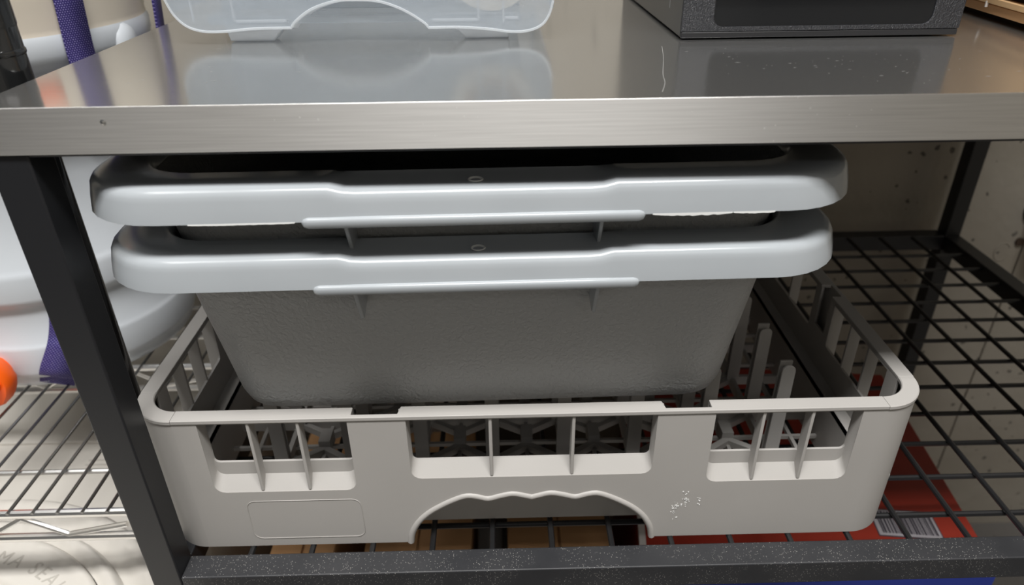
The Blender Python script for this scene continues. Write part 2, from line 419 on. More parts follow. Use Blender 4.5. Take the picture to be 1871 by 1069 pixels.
# ------------------------------------------------------------------ dish rack
RX, RHX, RY0, RY1, RH, RC = .0172, .2563, .026, .502, .1135, .030
rack = thing('dishwasher_rack', (RX, .264, 0), 'warm grey plastic dishwasher peg rack with windowed sides on wire shelf', 'dish rack')
def smooth_arch():
    half = [(.085, 0), (.0832, .0095), (.0780, .0200), (.0705, .0285), (.0620, .0348), (.0525, .0403), (.0440, .0436), (.0365, .0425), (.0295, .0405), (.0215, .0428), (.0130, .0446), (.0060, .0430), (0, .0412)]
    s_ = spline([(a, b, 0) for a, b in half], 3)
    pts = [(p.x, p.y) for p in s_]
    return pts+[(-a, b) for a, b in reversed(pts[:-1])]     # right to left
ARCH = smooth_arch()
def win_loop(u0, u1, z0, z1, r):
    L = [(u1, z1), (u0, z1)]
    for i in range(5):
        a = PI+PI/2*i/4; L.append((u0+r+r*math.cos(a), z0+r+r*math.sin(a)))
    for i in range(5):
        a = 1.5*PI+PI/2*i/4; L.append((u1-r+r*math.cos(a), z0+r+r*math.sin(a)))
    return L
def rack_side(frame, sc, straight, name):
    """frame(u, w, z): u along the side, w inward"""
    wins = [(-.2108*sc, -.1167*sc, .0515, .0605, .0710), (-.0798*sc, .0798*sc, .0602, .0695, .0695), (.1167*sc, .2108*sc, .0515, .0605, .0710)]
    D = .0080; ZTOP = .1098; mb = MB()
    outer = [(-straight, 0), (-straight, RH-.0005), (straight, RH-.0005), (straight, 0)]
    outer = [(-straight, RH-.0005), (-straight, 0)]+[(-a*1.0, b) for a, b in ARCH]+[(straight, 0), (straight, RH-.0005)]
    holes = [win_loop(u0, u1, z0, ZTOP, .007) for u0, u1, z0, zi, zo in wins]
    holed_plate(mb, outer, holes, lambda u, z: frame(u, 0, z), lambda u, z: frame(u, .0025, z))
    for (u0, u1, z0, zi, zo) in wins:
        a = win_loop(u0, u1, z0, ZTOP, .007); b = win_loop(u0+.0008, u1-.0008, zi, ZTOP, .0055)
        mb.loft([[frame(u, .0005, z) for u, z in a], [frame(u, D, z) for u, z in b]], True)
    part(name, mb, M['rack'], rack, sharp=30)
    # inner skin with the openings themselves
    ib = MB()
    n0, n1 = (.0850, .1140) if sc == 1 else (.0890*sc, .1090*sc)
    io = [(-straight, .0440), (straight, .0440), (straight, RH-.002), (n1, RH-.002), (n1, .078), (n0, .078), (n0, RH-.002), (-n0, RH-.002), (-n0, .078), (-n1, .078), (-n1, RH-.002), (-straight, RH-.002)]
    ih = [win_loop(u0+.0008, u1-.0008, zo, ZTOP-.0005, .0035) for u0, u1, z0, zi, zo in wins]
    holed_plate(ib, io, ih, lambda u, z: frame(u, D, z), lambda u, z: frame(u, D+.0018, z))
    part('inner_wall', ib, M['rack'], rack)
    for (u0, u1, z0, zi, zo) in wins:
        for k in (1, 2):
            u = u0+(u1-u0)*k/3
            fb = MB()
            poly = [(.0002, z0+.0008), (.0002, ZTOP+.0005), (D+.0014, ZTOP+.0005), (D+.0014, zi)]
            fb.prism(poly, lambda w_, z: frame(u-.0011, w_, z), lambda w_, z: frame(u+.0011, w_, z))
            part('divider', fb, M['rack'], rack, .0006)
    # rim: a thin bead all along, widened into a flange over every window group
    rb = MB()
    e = straight
    pol = [(-e, -.0008), (e, -.0008), (e, .0098), (n1, .0098), (n1, .0026), (n0, .0026), (n0-.0015, .0098),
           (-n0+.0015, .0098), (-n0, .0026), (-n1, .0026), (-n1, .0098), (-e, .0098)]
    rb.prism(pol, lambda u, w_: frame(u, w_, .1106), lambda u, w_: frame(u, w_, RH))
    part('rim', rb, M['rack'], rack, .0005)
    hb = MB().tube([frame(a, .0006, b) for a, b in ARCH], .0024, 8)
    ob = [frame(a, .0005, b+.0012) for a, b in ARCH]; ib2 = [frame(a, .0085, b+.0012) for a, b in ARCH]
    hb.loft([ob, ib2], False)
    part('handle_edge', hb, M['rack'], rack, sharp=60)
cx = RX
rack_side(lambda u, w_, z: (cx+u, RY0+w_, z), 1, RHX-RC, 'side_wall')
rack_side(lambda u, w_, z: (cx-u, RY1-w_, z), 1, RHX-RC, 'side_wall')
cyr = (RY0+RY1)/2; RHY = (RY1-RY0)/2
rack_side(lambda u, w_, z: (cx+RHX-w_, cyr+u, z), .928, RHY-RC, 'side_wall')
rack_side(lambda u, w_, z: (cx-RHX+w_, cyr-u, z), .928, RHY-RC, 'side_wall')
for sx, sy, a0 in ((1, -1, -90), (1, 1, 0), (-1, 1, 90), (-1, -1, 180)):
    ox, oy = cx+sx*(RHX-RC), cyr+sy*(RHY-RC)
    cb = MB(); prof = [(RC, 0), (RC+.0000, .1106), (RC+.0008, .1108), (RC+.0008, RH-.0006), (RC+.0002, RH), (RC-.0092, RH), (RC-.0098, RH-.0006), (RC-.0098, .1106), (RC-.0032, .1100), (RC-.0028, 0)]
    rings = []
    for i in range(15):
        a = math.radians(a0+90*i/14); rings.append([(ox+r*math.cos(a), oy+r*math.sin(a), z) for r, z in prof])
    cb.loft(rings, True, True, True)
    part('corner', cb, M['rack'], rack, sharp=40)
# base grid: square ribs with diagonal braces and rings under the pegs
PX, PY = .0535, .0497
gx = [cx+PX*(k-.5) for k in range(-3, 5)]; gy = [.0905+PY*k for k in range(8)]
gb = MB()
ix0, ix1, iy0, iy1 = cx-RHX+.019, cx+RHX-.019, RY0+.019, RY1-.019
def bar(p, q, wd, z0, z1):
    a = Vector((p[0], p[1], 0)); b = Vector((q[0], q[1], 0)); n_ = (b-a).normalized(); s_ = Vector((-n_.y, n_.x, 0))*wd/2
    c = [a+s_, b+s_, b-s_, a-s_]
    gb.add([(v.x, v.y, z0) for v in c]+[(v.x, v.y, z1) for v in c], [(3, 2, 1, 0), (4, 5, 6, 7), (0, 1, 5, 4), (1, 2, 6, 5), (2, 3, 7, 6), (3, 0, 4, 7)])
for x in gx: bar((x, iy0+.001), (x, iy1-.001), .0035, .008, .017)
for y in gy: bar((ix0+.001, y), (ix1-.001, y), .0035, .0082, .0168)
for k in range(-9, 10):
    if k % 2 == 0: bar((cx+PX*k/2, iy0+.001), (cx+PX*k/2, iy1-.001), .0028, .0085, .0120)
for y in gy:
    bar((ix0+.001, y-PY*.5), (ix1-.001, y-PY*.5), .0026, .0087, .0118)
for x in [gx[0]-PX]+gx:
    for y in [gy[0]-PY]+gy[:-1]:
        if x < ix0 or x+PX > ix1: continue
        y_ = max(y, iy0+.003)
        bar((x, y_), (x+PX/2, y+.018), .005, .010, .016); bar((x+PX/2, y+.018), (x+PX, y_), .005, .010, .0158)
        bar((x+PX/2, y+.018), (x+PX/2, y+.034), .009, .009, .0215)
        bar((x, y+PY), (x+PX/2, y+.034), .004, .010, .0162); bar((x+PX/2, y+.034), (x+PX, y+PY), .004, .010, .0157)
part('base_grid', gb, M['rack'], rack)
wall_low = MB()
for (x0, x1, y0, y1) in ((ix0, ix1, iy0, iy0+.002), (ix0, ix1, iy1-.002, iy1), (ix0, ix0+.002, iy0, iy1), (ix1-.002, ix1, iy0, iy1)):
    wall_low.box(x0, x1, y0, y1, .0008, .046)
ox0, ox1, oy0, oy1 = cx-RHX+.0085, cx+RHX-.0085, RY0+.0085, RY1-.0085
wall_low.box(ox0, ox1, oy0, iy0+.002, .0440, .0460).box(ox0, ox1, iy1-.002, oy1, .0440, .0460).box(ox0, ix0+.002, iy0+.002, iy1-.002, .0440, .0460).box(ix1-.002, ox1, iy0+.002, iy1-.002, .0440, .0460)
part('base_skirt', wall_low, M['rack'], rack)
# pegs: two facing rounded blades joined by a web
pg = MB()
def blade(y0, y1, hw, h):
    poly = [(-hw*1.12, 0), (hw*1.12, 0)]
    for i in range(9):
        a = PI*i/8; poly.append((hw*math.cos(a), h-hw*.8+hw*.8*math.sin(a)))
    pg.prism(poly, lambda a, b: (a, y0, b), lambda a, b: (a, y1, b))
blade(-.0042, -.0022, .0048, .0885)
pg.box(-.0012, .0012, -.0024, .0026, 0, .084)
pg.box(-.0046, .0046, .0024, .0042, 0, .0888)
pz = .0128
peg = part('peg', pg, M['rack'], rack, .0004, shift=False)
spots = [(x-RX, y-.264, pz) for x in gx for y in gy]
peg.location = spots[0]; copies(peg, rack, spots[1:])
# moulded label outline on the front, and a scuff of pale flecks
u0, u1, z0, z1, rr = -.1755, -.0985, .0075, .0430, .006
ol = []
for (qx, qz, a0) in ((u1-rr, z1-rr, 90), (u1-rr, z0+rr, 0), (u0+rr, z0+rr, -90), (u0+rr, z1-rr, -180)):
    for i in range(5):
        a = math.radians(a0-90*i/4); ol.append((qx+rr*math.cos(a), RY0-.0001, qz+rr*math.sin(a)))
ol.append(ol[0])
part('label_outline', MB().tube(ol, .00028, 5, False), M['rack'], rack)
sc_ = MB()
for cxx, czz, n_, sp in ((.1225, .0345, 16, .0018), (.1165, .0290, 20, .0018), (.1315, .0340, 7, .0018), (.1235, .041, 4, .0012), (.1150, .0225, 4, .001), (.1165, .018, 3, .001)):
    for i in range(n_):
        x = cxx+random.gauss(0, sp); z = czz+random.gauss(0, sp); s_ = random.uniform(.0002, .0008); t_ = random.uniform(0, 6)
        sc_.prism([(x+s_*math.cos(t_+k*2.1)*random.uniform(.5, 1.3), z+s_*math.sin(t_+k*2.1)) for k in range(3)],
                  lambda a, b: (a, RY0-.0003, b), lambda a, b: (a, RY0+.0002, b))
part('scuff_flecks', sc_, M['burr'], rack)['kind'] = 'stuff'

# ------------------------------------------------------------------ nested bus tubs
def make_tub(z0, label, burr):
    cxx, cyy = -.0167, .235
    t = thing('bus_tub', (cxx, cyy, z0), label, 'tub', math.radians(.9), 'grey tubs nested on the dish rack')
    ZR = .1358                            # rim height above the base
    fy = lambda y: y-cyy
    def ring(hx, yf, r, z, dip=0):
        hy = -fy(yf); out = []
        for (x, y, zz) in rrect(hx, hy, r, z, 0, 0, 8, 48):
            if dip and abs(y) > hy-.002:
                k = min(1, max(0, (.0715-abs(x))/.0095)); zz -= dip*k*k*(3-2*k)
            out.append((x, y, zz))
        return out
    b = MB()
    wall = [(.147, .060, .022, .0003), (.155, .0515, .026, .0018), (.1600, .0470, .028, .0060), (.1625, .0452, .029, .0130), (.1765, .0250, .034, ZR-.006)]
    inner = [(h-.0022, y+.0022, max(.01, r-.0022), z+(.0022 if i < 3 else 0)) for i, (h, y, r, z) in enumerate(wall)]
    b.loft([ring(*q) for q in wall]+[ring(*q) for q in reversed(inner)], True, True, True)
    part('body', b, M['grain'], t, shift=False)
    rm = MB(); dp = .0024
    prof = [(.1730, .0285, .0320, ZR-.0060), (.1748, .0267, .0330, ZR-.0015), (.1768, .0247, .0340, ZR), (.1930, .0102, .0420, ZR-.0002), (.1962, .0070, .0432, ZR-.0005), (.1985, .0047, .0440, ZR-.0013),
            (.2001, .0031, .0446, ZR-.0028), (.2010, .0022, .0450, ZR-.0048), (.2014, .0018, .0452, ZR-.0070), (.2024, .0008, .0456, ZR-.0120), (.2032, .0000, .0460, ZR-.0178), (.2014, .0018, .0452, ZR-.0177), (.1995, .0037, .0446, ZR-.0080), (.1955, .0077, .0430, ZR-.0036), (.1750, .0265, .0330, ZR-.0062)]
    rm.loft([ring(*q, dip=(dp if i >= 2 else 0)) for i, q in enumerate(prof)], True)
    rim = part('rim', rm, M['tub'], t, shift=False, sharp=50)
    for sgn in (1, -1):
        lp = MB(); rings = []
        for x, g in ((-.0850, .12), (-.0838, .75), (-.0815, 1), (0, 1), (.0815, 1), (.0838, .75), (.0850, .12)):
            yy = fy(.0004); zc = ZR-.0183
            rings.append([(x, sgn*(yy+.0012), zc+.0028*g), (x, sgn*(yy-.0006*g), zc+.0027*g), (x, sgn*(yy-.0017*g), zc+.0020*g), (x, sgn*(yy-.0020*g), zc+.0008*g), (x, sgn*(yy-.0020*g), zc-.0018*g), (x, sgn*(yy-.0014*g), zc-.0026*g), (x, sgn*(yy+.0025), zc-.0026*g), (x, sgn*(yy+.0025), zc+.0028*g)])
        lp.loft(rings, True, True, True)
        part('grip_lip', lp, M['tub'], rim, shift=False, sharp=60)
        for xr in (-.0655, .0648):
            rb = MB()
            poly = [(fy(.0040), ZR-.0165), (fy(.0040), ZR-.0060), (fy(.0262), ZR-.0060), (fy(.0330), ZR-.0440), (fy(.0215), ZR-.0485), (fy(.0185), ZR-.0475)]
            rb.prism([(sgn*a, z) for a, z in poly], lambda y, z: (xr-.0011, y, z), lambda y, z: (xr+.0011, y, z))
            part('rib', rb, M['tub'], t, .0007, shift=False)
    dh = MB().lathe([(.0034, .0004), (.0038, 0), (.0032, -.0002), (.0024, -.0006), (.0006, -.0008)], 0, 0, 20, cap1=True)
    dh.v = [(x*1.05+.001, y*.95+fy(.0125), z+ZR-dp+.0003) for x, y, z in dh.v]
    part('moulding_mark', dh, M['burr'], rim, shift=False)
    if burr:
        for xa, xb, h in ((.0885, .1285, .0011), (.129, .150, .0006), (-.140, -.088, .0004)):
            bb = MB(); n_ = 26; lo_, hi_ = [], []
            for i in range(n_+1):
                x = xa+(xb-xa)*i/n_; k = max(0, math.sin(PI*i/n_))**.5
                lo_.append((x, fy(-.0004), ZR-.0180-h*k*random.uniform(.55, 1.1))); hi_.append((x, fy(-.0003), ZR-.0174))
            lo2 = [(x, y+.001, z) for x, y, z in lo_]; hi2 = [(x, y+.001, z) for x, y, z in hi_]
            bb.loft([hi_, lo_, lo2, hi2], False)
            part('torn_edge', bb, M['burr'], rim, shift=False)
    return t
ZTUB = .1025
make_tub(ZTUB, 'lower grey plastic bus tub standing on the rack pegs', False)
make_tub(ZTUB+.0380, 'upper grey plastic bus tub with torn rim, nested under steel table top', True)

# ------------------------------------------------------------------ clear box on the table
cbx = thing('clear_storage_box', (-.0825, .26, ZT), 'frosted clear plastic storage box on feet with arched handle cutout on steel table', 'storage box')
cy0 = .142; X0, X1 = -.2015, .0360; ZC = ZT
def front_outline():
    lc = spline([(X0+.0005, .3435, 0), (X0+.0040, .3345, 0), (X0+.0105, .3278, 0), (X0+.020, .3248, 0), (X0+.033, .3246, 0), (-.150, .3260, 0), (-.1275, .3262, 0)], 5)
    L = [(X0-.006, .47)]+[(p.x, p.y) for p in lc]
    arc = spline([(-.1275, .3262, 0), (-.1235, .3305, 0), (-.113, .3370, 0), (-.0985, .3412, 0), (-.086, .3418, 0), (-.072, .3408, 0), (-.058, .3360, 0), (-.046, .3288, 0), (-.0425, .3252, 0)], 4)
    L += [(p.x, p.y) for p in arc[1:]]
    rc_ = spline([(-.0425, .3252, 0), (-.024, .3252, 0), (-.006, .3240, 0), (.008, .3222, 0), (.019, .3226, 0), (.0275, .3258, 0), (.0322, .3320, 0), (.0345, .3400, 0)], 5)
    L += [(p.x, p.y) for p in rc_[1:]]+[(.040, .47)]
    return L
FO = front_outline()
fm = MB().prism(FO, lambda a, b: (a, cy0, b), lambda a, b: (a, cy0+.0022, b))
part('front_wall', fm, M['clear'], cbx)
part('front_edge', MB().tube([(a, cy0+.0004, b) for a, b in FO[1:-1]], .0009, 6), M['clear_edge'], cbx)
sw = MB()
for xx in (X0+.001, X1-.003): sw.box(xx, xx+.002, cy0+.002, .40, .335, .47)
sw.box(X0+.001, X1-.001, .398, .40, .335, .47)
part('shell', sw, M['clear'], cbx, .0008)
inn = MB().box(-.180, .015, cy0+.006, .385, .3275, .3325).box(-.180, .015, cy0+.034, cy0+.036, .3325, .45)
part('inner_tray', inn, M['clear'], cbx, .002)
asof = [p for p in FO if -.1276 <= p[0] <= -.0424 and p[1] < .4]
part('handle_arch', MB().loft([[(a, cy0+.001, b) for a, b in asof], [(a*.97-.0025, cy0+.012, b-.002) for a, b in asof]], False), M['clear_edge'], cbx)
for xr_, za, zb in ((-.1870, .330, .46), (-.1620, .330, .46), (-.0115, .329, .46), (.0040, .327, .46)):
    part('rib', MB().tube([(xr_, cy0+.0022, za), (xr_-.001, cy0+.0022, zb)], .0008, 6), M['clear_edge'], cbx)
for xa_, xb_, zz_ in ((-.1610, -.1300, .3300), (-.0400, -.0125, .3292), (.0050, .0130, .3300)):
    part('ledge', MB().tube([(xa_, cy0+.0022, zz_), (xb_, cy0+.0022, zz_)], .0009, 6), M['clear_edge'], cbx)
for xa, xb in ((-.1713, -.1418), (-.0221, .0072)):
    for ya in (cy0+.009, .36):
        d0, d1 = (-.001, .012) if xa < -.1 else (-.012, .001)
        ft = MB().loft([[(xa+.002, ya, ZT+.0004), (xb, ya, ZT+.0004), (xb, ya+.012, ZT+.0004), (xa+.002, ya+.012, ZT+.0004)],
                        [(xa+d0, ya, .330), (xb+d1, ya, .330), (xb+d1, ya+.012, .330), (xa+d0, ya+.012, .330)]], True, True, True)
        part('foot', ft, M['clear_edge'], cbx, .001)
        break
for xa, xb in ((-.1713, -.1418), (-.0221, .0072)):
    part('foot', MB().box(xa, xb, .36, .372, ZT+.0004, .330), M['clear_edge'], cbx, .001)
rl = thing('tape_roll', (-.0035, .160, .3328), 'cream paper tape roll lying inside the clear storage box', 'roll')
rp = MB()
prof = [(.020, -.010), (.0285, -.010), (.029, -.008), (.029, .008), (.0285, .010), (.020, .010), (.0195, .008), (.0195, -.008)]
rp.loft([[(.0+r*math.cos(2*PI*j/40), d, .029+r*math.sin(2*PI*j/40)) for j in range(40)] for r, d in prof+prof[:1]], True)
part('tape', rp, M['cream'], rl, shift=False)
rc = MB().loft([[(r*math.cos(2*PI*j/40), d, .029+r*math.sin(2*PI*j/40)) for j in range(40)] for r, d in ((.0155, -.0105), (.0193, -.0105), (.0193, .0105), (.0155, .0105), (.0155, -.0105))], True)
part('core', rc, M['card'], rl, shift=False)

# ------------------------------------------------------------------ black appliance
bx = thing('black_appliance', (.2, .248, ZT), 'black grained plastic appliance with glossy front panel on steel table', 'appliance')
ax0, ax1, ay0, ay1 = .1135, .2870, .136, .360
part('body', MB().box(ax0, ax1, ay0+.0015, ay1, ZT+.0012, .46), M['side_black'], bx, .0012)
fp = MB()
pr = .006; pz0 = .3242; hole = []
for (qx, qz, a0) in ((.1332+pr, pz0+pr, 180), (.2685-pr, pz0+pr, 270)):
    for i in range(6):
        a = math.radians(a0+90*i/5); hole.append((qx+pr*math.cos(a), qz+pr*math.sin(a)))
hole += [(.2685, .44), (.1332, .44)]
holed_plate(fp, [(ax0, ZT+.0048), (ax1, ZT+.0048), (ax1, .46), (ax0, .46)], [hole], lambda a, b: (a, ay0-.0002, b), lambda a, b: (a, ay0+.002, b))
part('front_frame', fp, M['leatherette'], bx, .0006)
part('front_panel', MB().prism(hole, lambda a, b: (a, ay0+.0008, b), lambda a, b: (a, ay0+.0022, b)), M['panel_black'], bx)
part('bottom_trim', MB().box(ax0+.0004, ax1-.0004, ay0, ay0+.004, ZT+.0010, ZT+.0046), M['side_black'], bx, .0006)
part('side_seam', MB().box(ax0-.0002, ax0+.001, .172, .1732, ZT+.014, .46), M['grey_device'], bx)
for x in (ax0+.01, ax1-.022):
    for y in (ay0+.012, ay1-.03): part('rubber_foot', MB().box(x, x+.012, y, y+.012, ZT, ZT+.0016), M['pipe'], bx)

# ------------------------------------------------------------------ cardboard carton on the table, right
cr = thing('cardboard_carton', (.335, .16, ZT), 'tan cardboard carton standing on the steel table right of the black appliance', 'carton', math.radians(-6))
loc = lambda: None
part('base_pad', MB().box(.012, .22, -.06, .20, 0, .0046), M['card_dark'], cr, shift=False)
part('bottom_tray', MB().box(.0015, .23, -.075, .21, .0046, .0105), M['card'], cr, .0006, shift=False)
part('flap_edge', MB().box(-.0006, .23, -.076, .211, .0112, .0150), M['card_pale'], cr, .0005, shift=False)
part('gap_shade_filler', MB().box(.006, .225, -.07, .205, .0100, .0195), M['card_dark'], cr, shift=False)  # added dark block, stands in for the shade of the open gap
part('body', MB().box(.0008, .23, -.075, .21, .0185, .22), M['card_pale'], cr, .001, shift=False)
part('staple', MB().box(-.0012, .0004, .034, .0352, .0085, .0125), M['white_card'], cr, shift=False)

# ------------------------------------------------------------------ chrome wire shelving on the left
ws = thing('wire_shelving', (-.263, .07, FLOOR), 'chrome wire shelving unit with zigzag truss edge left of the table', 'shelving')
SX0, SX1 = -1.10, -.277
post = MB().tube([(-.2635, .071, FLOOR), (-.2635, .071, .62)], .0125, 20)
part('post', post, M['gloss_black'], ws)
for zz in (.3275,):
    part('post_ring', MB().lathe([(.0125, zz-.0016), (.0130, zz-.0008), (.0130, zz+.0008), (.0125, zz+.0016)], -.2635, .071, 24), M['gloss_black'], ws)
part('sleeve', MB().lathe([(.0125, .340), (.0129, .341), (.0129, .50), (.0125, .501)], -.2635, .071, 20), M['gloss_black'], ws)
part('post', MB().tube([(-.2635, .44, FLOOR), (-.2635, .44, .62)], .0125, 16), M['chrome'], ws)
for y in (.0605, .245, .44):
    part('rail', MB().tube([(SX0, y, .0000), (SX1, y, .0000)], .0034, 10), M['chrome'], ws)
    part('rail', MB().tube([(SX0, y, -.0245), (SX1+.004, y, -.0245)], .0034, 10), M['chrome'], ws)
    zg = []; x = -.3308+.0294; i = 0
    pts = []
    for k in range(-1, 26):
        xx = -.3308-.0294*k; pts.append((xx, y-.0006, -.0212 if k % 2 == 0 else -.0036))
    pts[0] = (-.2850, y-.0006, -.012)
    part('zigzag_truss', MB().tube(pts, .0021, 8), M['chrome'], ws)
for y in (.105, .30, .36):
    part('cross_rod', MB().tube([(SX0, y, -.0013), (SX1, y, -.0013)], .0024, 8), M['chrome'], ws)
wr = part('wire', MB().tube([(0, .0575, .0030), (0, .443, .0030)], .0013, 6), M['dark_chrome'], ws, shift=False)
wx = [-.2948-.01825*k for k in range(0, 26)]
wr.location = (wx[0]+.263, -.07, -FLOOR); copies(wr, ws, [(x+.263, -.07, -FLOOR) for x in wx[1:]])
part('collar', MB().lathe([(.0128, -.030), (.0155, -.029), (.0165, .006), (.0128, .007)], -.2635, .071, 20), M['chrome'], ws)
part('side_rail', MB().tube([(-.2660, .08, 0), (-.2660, .43, 0)], .0034, 8), M['chrome'], ws)

# ------------------------------------------------------------------ white drum with strap and spigot
DX, DY, DZ = -.436, .315, .0045
drum = thing('water_drum', (DX, DY, DZ), 'white ribbed water drum with purple strap and orange tap on wire shelving', 'drum')
prof = [(.001, DZ), (.094, DZ), (.1035, DZ+.002), (.1055, .011), (.1058, .016), (.1085, .018), (.1100, .024), (.1100, .047), (.1088, .0505), (.1062, .0525), (.1065, .088), (.1070, .0905), (.1120, .0935),
        (.1130, .099), (.1132, .118), (.1122, .1235), (.1095, .1262), (.1150, .20), (.1165, .222), (.1215, .226), (.1225, .232), (.1225, .250), (.1190, .255), (.1225, .283), (.1290, .288), (.1310, .294), (.1315, .304), (.1300, .308)]
def drum_r(z):
    for (r0, a), (r1, b) in zip(prof, prof[1:]):
        if a <= z <= b and b > a: return r0+(r1-r0)*(z-a)/(b-a)
    return .130 if z > .3 else .105
part('body', MB().lathe(prof, DX, DY, 72), M['white_pl'], drum, sharp=60)
up = [(.130, .308), (.1295, .312), (.134, .330), (.137, .42), (.122, .44), (.06, .452), (.001, .453)]
part('upper_shell', MB().lathe(up, DX, DY, 72), M['cream'], drum, sharp=60)
def strap_path(pts, wd, thick, name, parent, lift=.0012):
    """pts = (azimuth deg, z, radius offset); a flat band hugging the drum"""
    P = spline([(a, z, o) for a, z, o in pts], 10); mb = MB(); rings = []; uv = []
    C_ = []
    for p in P:
        rr_ = (drum_r(max(p.y, .012)) if p.y < .222 else .1235+(min(p.y, .33)-.222)*.105)+p.z+lift
        C_.append((Vector((DX+rr_*math.cos(math.radians(p.x)), DY+rr_*math.sin(math.radians(p.x)), p.y)), Vector((math.cos(math.radians(p.x)), math.sin(math.radians(p.x)), 0))))
    L_ = 0
    for i, (c, n_) in enumerate(C_):
        t_ = (C_[min(i+1, len(C_)-1)][0]-C_[max(i-1, 0)][0]).normalized()
        s_ = t_.cross(n_).normalized()*wd/2; nn = s_.cross(t_).normalized()*thick/2
        if nn.dot(n_) < 0: nn = -nn
        if i: L_ += (c-C_[i-1][0]).length
        rings.append([c-s_+nn, c+s_+nn, c+s_-nn, c-s_-nn])
        uv += [(0, L_*9), (1, L_*9), (1, L_*9), (0, L_*9)]
    mb.loft(rings, True, True, True); mb.uv = uv
    return part(name, mb, M['strap'], parent)
strap_path([(-77, .0065, -.003), (-73, .025, .001), (-65, .055, .001), (-60, .09, .001), (-56, .15, .001), (-56, .22, .001), (-56, .27, .001)], .028, .0018, 'strap', drum)
strap_path([(-30, .228, .002), (-30, .25, .003), (-30, .28, .003), (-30, .30, .002), (-30, .33, .002), (-30, .38, .003), (-30, .43, .001)], .0215, .0018, 'strap', drum)
strap_path([(7, .228, .004), (7, .25, .009), (7, .28, .012), (7, .30, .012), (6, .33, .012), (5, .38, .010), (4, .43, .002)], .020, .0018, 'strap', drum)
lug = MB()
lug.loft([[(DX+.131+d, DY-.016+.017*k*math.cos(a), .291+.019*k*math.sin(a)) for a in [2*PI*j/20 for j in range(20)]] for k, d in ((1, -.025), (1, -.008), (.92, -.003), (.7, .001), (.3, .003))], True, False, True)
part('side_lug', lug, M['white_pl'], drum, sharp=60)
lg = MB(); rows = []
for zz in (.358, .362, .367, .372):
    rows.append([(DX+.1365*math.cos(math.radians(a)), DY+.1365*math.sin(math.radians(a)), zz) for a in range(-54, -38, 3)])
lg.loft(rows, False)
lo_ = part('orange_tag', lg, M['orange'], drum); q = lo_.modifiers.new('solid', 'SOLIDIFY'); q.thickness = .001
# tap
tap = MB(); TXc, TYc, TZc = -.4545, .190, .0300
def disc(y0, r0): return [(TXc+r0*math.cos(2*PI*j/28)*(1+.03*(j % 4 == 0)), y0, TZc+r0*math.sin(2*PI*j/28)*(1+.03*(j % 4 == 0))) for j in range(28)]
tap.loft([disc(.210, .014), disc(.196, .014), disc(.196, .0225), disc(.1915, .0245), disc(.180, .0245), disc(.178, .023)], True, True, True)
tp = part('tap', tap, M['orange'], drum, sharp=40)
gp = MB().loft([[(TXc-.004+.022, .179, TZc-.004), (TXc+.022-.001, .179, TZc+.004), (TXc-.018, .179, TZc-.010), (TXc-.018, .179, TZc-.018)],
                [(TXc-.004+.022, .168, TZc-.004), (TXc+.022-.001, .168, TZc+.003), (TXc-.018, .170, TZc-.010), (TXc-.018, .170, TZc-.018)]], True, True, True)
part('grip', gp, M['orange'], tp, .001)

# ------------------------------------------------------------------ white bucket with screw lid below the wire shelving
BX, BY, BZ = -.455, -.049, -.080
bk = thing('lidded_bucket', (BX, BY, FLOOR), 'large white bucket with ringed screw lid and embossed lettering under wire shelving', 'bucket')
part('bucket_wall', MB().lathe([(.001, FLOOR), (.155, FLOOR), (.158, FLOOR+.004), (.170, BZ-.045), (.178, BZ-.043), (.178, BZ-.034), (.172, BZ-.032), (.172, BZ-.022)], BX, BY, 72), M['lid'], bk, sharp=50)
part('lid_ring', MB().lathe([(.172, BZ-.026), (.206, BZ-.027), (.211, BZ-.020), (.210, BZ-.006), (.206, BZ-.002), (.198, BZ-.003), (.192, BZ-.010), (.184, BZ-.010), (.180, BZ-.001), (.176, BZ), (.172, BZ-.004), (.168, BZ-.006)], BX, BY, 96), M['lid'], bk, sharp=60)
ld = part('screw_lid', MB().lathe([(.1675, BZ-.012), (.1672, BZ-.003), (.165, BZ-.001), (.161, BZ-.001), (.158, BZ-.004), (.130, BZ-.004), (.127, BZ-.007), (.120, BZ-.016), (.001, BZ-.017)], BX, BY, 96), M['lid'], bk, sharp=60)
def lettering(text, R0, a_start, size):
    mb = MB(); a = a_start
    for ch in text:
        if ch == ' ': a -= 3.2; continue
        cu = bpy.data.curves.new('glyph', 'FONT'); cu.body = ch; cu.size = size; cu.extrude = .0003; cu.resolution_u = 3
        ob = bpy.data.objects.new('glyph', cu); COL.objects.link(ob)
        me = bpy.data.meshes.new_from_object(ob.evaluated_get(bpy.context.evaluated_depsgraph_get()))
        wdt = max([v.co.x for v in me.vertices]+[.001]); half = math.degrees(wdt/2/R0)
        th_ = math.radians(a-half); t_ = Vector((math.sin(th_), -math.cos(th_), 0)); n_ = Vector((math.cos(th_), math.sin(th_), 0))
        k = [(lambda c: (c.x, c.y, c.z))(Vector((BX, BY, BZ-.0040+v.co.z))+n_*(R0+v.co.y)+t_*(v.co.x-wdt/2)) for v in me.vertices]
        mb.add(k, [tuple(p.vertices) for p in me.polygons])
        bpy.data.objects.remove(ob); bpy.data.curves.remove(cu); bpy.data.meshes.remove(me)
        a -= 2*half+1.0
    return mb
part('lettering', lettering('GAMMA SEAL', .1400, 97, .017), M['lid_text'], ld)

